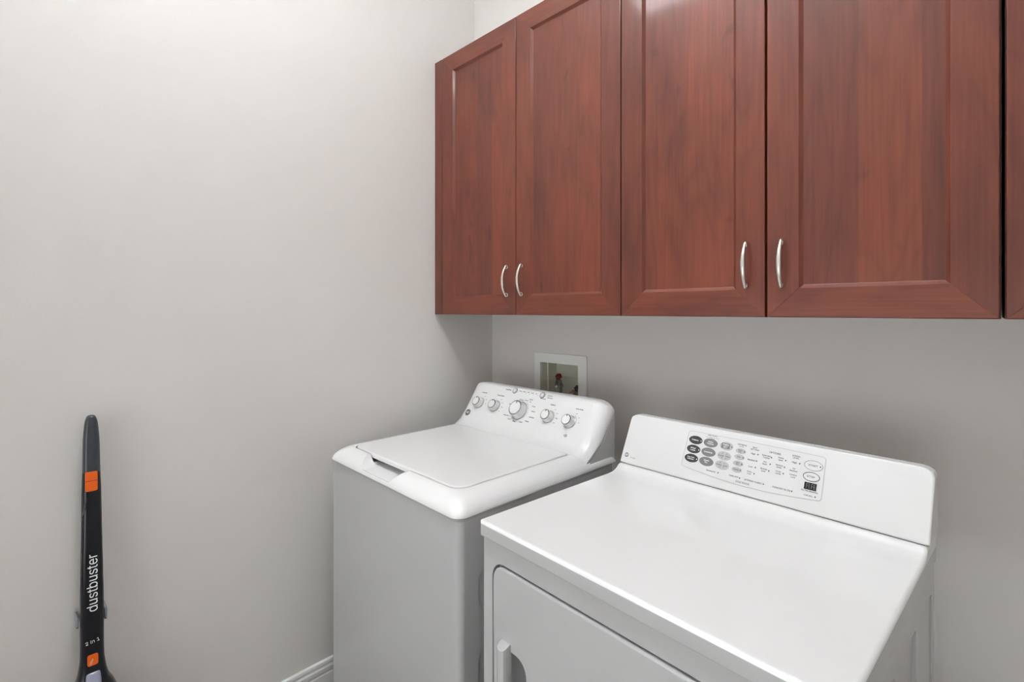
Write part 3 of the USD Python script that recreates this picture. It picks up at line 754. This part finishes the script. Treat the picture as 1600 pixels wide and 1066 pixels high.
obj("panel_lines", cat([df.put(box(0.4625, 0.4628, 0.037, 0.121, 0, 0.0002), 0, 0, HB), df.put(box(0.352, 0.458, 0.0460, 0.0463, 0, 0.0002), 0, 0, HB)]), PALEBTN, dryer, False)
em = obj("emblem", df.put(lathe([(0, 0), (0.0066, 0), (0.0066, 0.0006), (0.0060, 0.0010), (0, 0.0010)], 8 * 4), 0.0190, 0.0260, 0.0), MIDBTN, dryer, 30, "small round grey maker's emblem")
obj("emblem_monogram", cat([df.text("GE", 0.0190, 0.0260, 0.0052, True, 0.0010), df.put(plate(ellipse(0.0057, 0.0057, 30), 0.0003, ellipse(0.0051, 0.0051, 30)), 0.0190, 0.0260, 0.0010)]), WHITEINK, em, False)
obj("brand_lettering", df.text("Profile", 0.0415, 0.0212, 0.0042, False), INKL, dryer, False)

# ------------------------------------------------------------------ stick vacuum leaning on the left wall
VY = -1.4475
vac = thing("stick_vacuum", "black upright stick vacuum with orange buttons against the left wall", "vacuum cleaner", (0, VY, 0))
SEC = [(1.1050, .0040, .006), (1.1035, .0072, .009), (1.0990, .0098, .0115), (1.0900, .0124, .0135), (1.0730, .0144, .015), (1.0400, .0165, .0165), (0.9910, .0174, .0172), (0.9620, .0178, .0175)]
SEC2 = [(0.9620, .0178, .0175), (0.9100, .0193, .018), (0.8600, .0199, .0182), (0.7950, .0209, .0185), (0.6970, .0227, .019), (0.6300, .0234, .0192), (0.5330, .0233, .0195), (0.5010, .0237, .0205), (0.4670, .0272, .025), (0.4420, .0330, .032), (0.4206, .0428, .040), (0.385, .0545, .047), (0.34, .060, .050), (0.27, .060, .050), (0.21, .052, .045), (0.16, .036, .034), (0.11, .026, .024), (0.07, .024, .022)]


def xc(z):
    return 0.030 + 0.028 * min(1.0, max(0.0, (1.105 - z) / 0.7))


def vac_ring(z, hy, hx, n=40, e=2.6):
    a = np.linspace(0, 2 * np.pi, n, endpoint=False)
    c, s = np.cos(a), np.sin(a)
    x = xc(z) + hx * np.sign(c) * np.abs(c) ** (2 / e)
    y = hy * np.sign(s) * np.abs(s) ** (2 / e)
    return np.column_stack([x, y, np.full(n, z)])


def smooth_sections(sec, m=4):
    from scipy.interpolate import PchipInterpolator
    s = np.array(sec)[::-1]
    fy, fx = PchipInterpolator(s[:, 0], s[:, 1]), PchipInterpolator(s[:, 0], s[:, 2])
    zs = np.unique(np.concatenate([np.linspace(s[k, 0], s[k + 1, 0], m + 1) for k in range(len(s) - 1)]))
    return [(z, float(fy(z)), float(fx(z))) for z in zs]


vb = obj("vacuum_body", loft([vac_ring(*q) for q in smooth_sections(SEC2)]), VACBLACK, vac, 50, "glossy black shaft widening into the motor body")
obj("grip", loft([vac_ring(z, hy, hx) for z, hy, hx in smooth_sections(SEC)]), VACGREY, vac, 50, "dark grey rounded top grip")
obj("nozzle_head", rbox(0.030, 0.145, -0.115, 0.115, 0.004, 0.075, 0.018, 16), VACBLACK, vac, 40)


def front(z):
    zs = np.array([q[0] for q in SEC2[::-1]]); hx = np.array([q[2] for q in SEC2[::-1]])
    return xc(z) + float(np.interp(z, zs, hx))


def on_front(poly, z0, dz_up, h, th, lift=0.0, ybias=0.0):
    m = plate(poly, th)
    tz = np.array([front(z0 + 0.02) - front(z0 - 0.02), 0, 0.04]); tz /= np.linalg.norm(tz)
    ex = np.array([0, 1.0, 0])
    return place(m, ex, tz, np.cross(ex, tz), (front(z0) + h, ybias, z0))


ba = on_front(rrect(-0.0135, 0.0105, -0.0260, 0.0230, 0.004, 4), 0.9420, 1, -0.0035, 0.0045, ybias=0.0)
obj("power_button", ba, ORANGE, vac, 30, "orange slide button below the grip")
obj("button_line", on_front(rrect(-0.0128, 0.0098, -0.0006, 0.0006, 0.0002, 1), 0.9420, 1, 0.0009, 0.0004), VACSIDE, vac, 30)
obj("release_button", on_front(rrect(-0.0110, 0.0098, -0.0145, 0.0120, 0.0045, 4), 0.4990, 1, -0.0030, 0.0048), ORANGE, vac, 30, "orange release button above the dust bowl")
obj("release_mark", on_front([(-0.007, -0.011), (-0.003, -0.011), (0.001, 0.001), (-0.001, 0.003), (-0.006, -0.004)], 0.4990, 1, 0.0016, 0.0005), plain("pale_orange_print", (0.75, 0.36, 0.20), 0.4), vac, 30)
bowl_sec = [(0.4690, .0140, .010), (0.4660, .0152, .013), (0.45, .0160, .016), (0.42, .0175, .020), (0.38, .022, .022), (0.33, .026, .020), (0.28, .028, .016)]
bowl = []
for z, hy, hx in smooth_sections(bowl_sec, 3):
    a = np.linspace(0, 2 * np.pi, 32, endpoint=False)
    c, s = np.cos(a), np.sin(a)
    bowl.append(np.column_stack([front(z) - 0.010 + hx * np.sign(c) * np.abs(c) ** 0.75, hy * np.sign(s) * np.abs(s) ** 0.75, np.full(32, z)]))
obj("dust_bowl", loft(bowl), LILAC, vac, 40, "pale lilac translucent-looking dust bowl")
sg_pts = [(-0.0195, 0.955), (-0.0120, 0.955), (-0.0108, 0.925), (-0.0105, 0.895), (-0.0130, 0.872), (-0.0165, 0.858), (-0.0197, 0.852)]
vs = []
for off in (-0.0006, 0.0008):
    ring = []
    for y, z in sg_pts:
        zs = np.array([q[0] for q in SEC2[::-1]]); hy = np.interp(z, zs, [q[1] for q in SEC2[::-1]]); hx = np.interp(z, zs, [q[2] for q in SEC2[::-1]])
        yy = max(y, -hy * 0.985)
        xx = xc(z) + hx * (1 - min(0.9999, abs(yy / hy)) ** 2.6) ** (1 / 2.6)
        ring.append((xx + off, yy - off * 0.7, z))
    vs.append(np.array(ring))
obj("side_grip", loft(vs), VACSIDE, vac, 30, "matt grey grip pad on the left edge")


def vac_text(txt, height, bold, zmid, up, lean=0.0, width=None):
    m = meshkit.text_mesh(txt, height, 0.0010, bold)
    c = m.bounds.mean(0)
    m.apply_translation((-c[0], -c[1], 0))
    if width:
        m.apply_scale((width / m.extents[0], width / m.extents[0], 1))
    tz = np.array([front(zmid + 0.05) - front(zmid - 0.05), 0, 0.1]); tz /= np.linalg.norm(tz)
    if up:      # reads upwards
        ex, ey = tz, np.array([0, -1.0, 0])
    else:
        ex, ey = np.array([0, 1.0, 0]), tz
        c_, s_ = math.cos(lean), math.sin(lean)
        ex, ey = c_ * ex + s_ * ey, -s_ * ex + c_ * ey
    return place(m, ex, ey, np.cross(ex, ey), (front(zmid) - 0.0003, -0.0008, zmid))


obj("brand_lettering", vac_text("dustbuster", 0.019, False, 0.6870, True, width=0.1420), WHITEINK, vac, False, "white lettering running up the shaft")
obj("type_lettering", cat([vac_text("2 in 1", 0.012, False, 0.5425, False, 0.12, width=0.0270)]), WHITEINK, vac, False)

# wall bracket behind the shaft
br = thing("wall_bracket", "grey plastic wall bracket showing at both sides of the vacuum shaft", "bracket", (0, VY, 0))
obj("back_plate", rbox(0.0005, 0.010, -0.012, 0.012, 0.54, 0.66, 0.003, 10), BRACKET, br)
for sy, z0, z1, w in ((-1, 0.580, 0.600, 0.0305), (1, 0.580, 0.606, 0.0300)):
    arm = obj("bracket_arm", rbox(0.004, 0.052, min(sy * w, sy * (w - 0.0052)), max(sy * w, sy * (w - 0.0052)), z0, z1, 0.0020, 10), BRACKET, br)
    obj("arm_edge", rbox(0.006, 0.051, min(sy * (w - 0.0005), sy * (w - 0.0050)), max(sy * (w - 0.0005), sy * (w - 0.0050)), z0 - 0.0030, z0 + 0.001, 0.0015, 8), BRACKETD, arm)
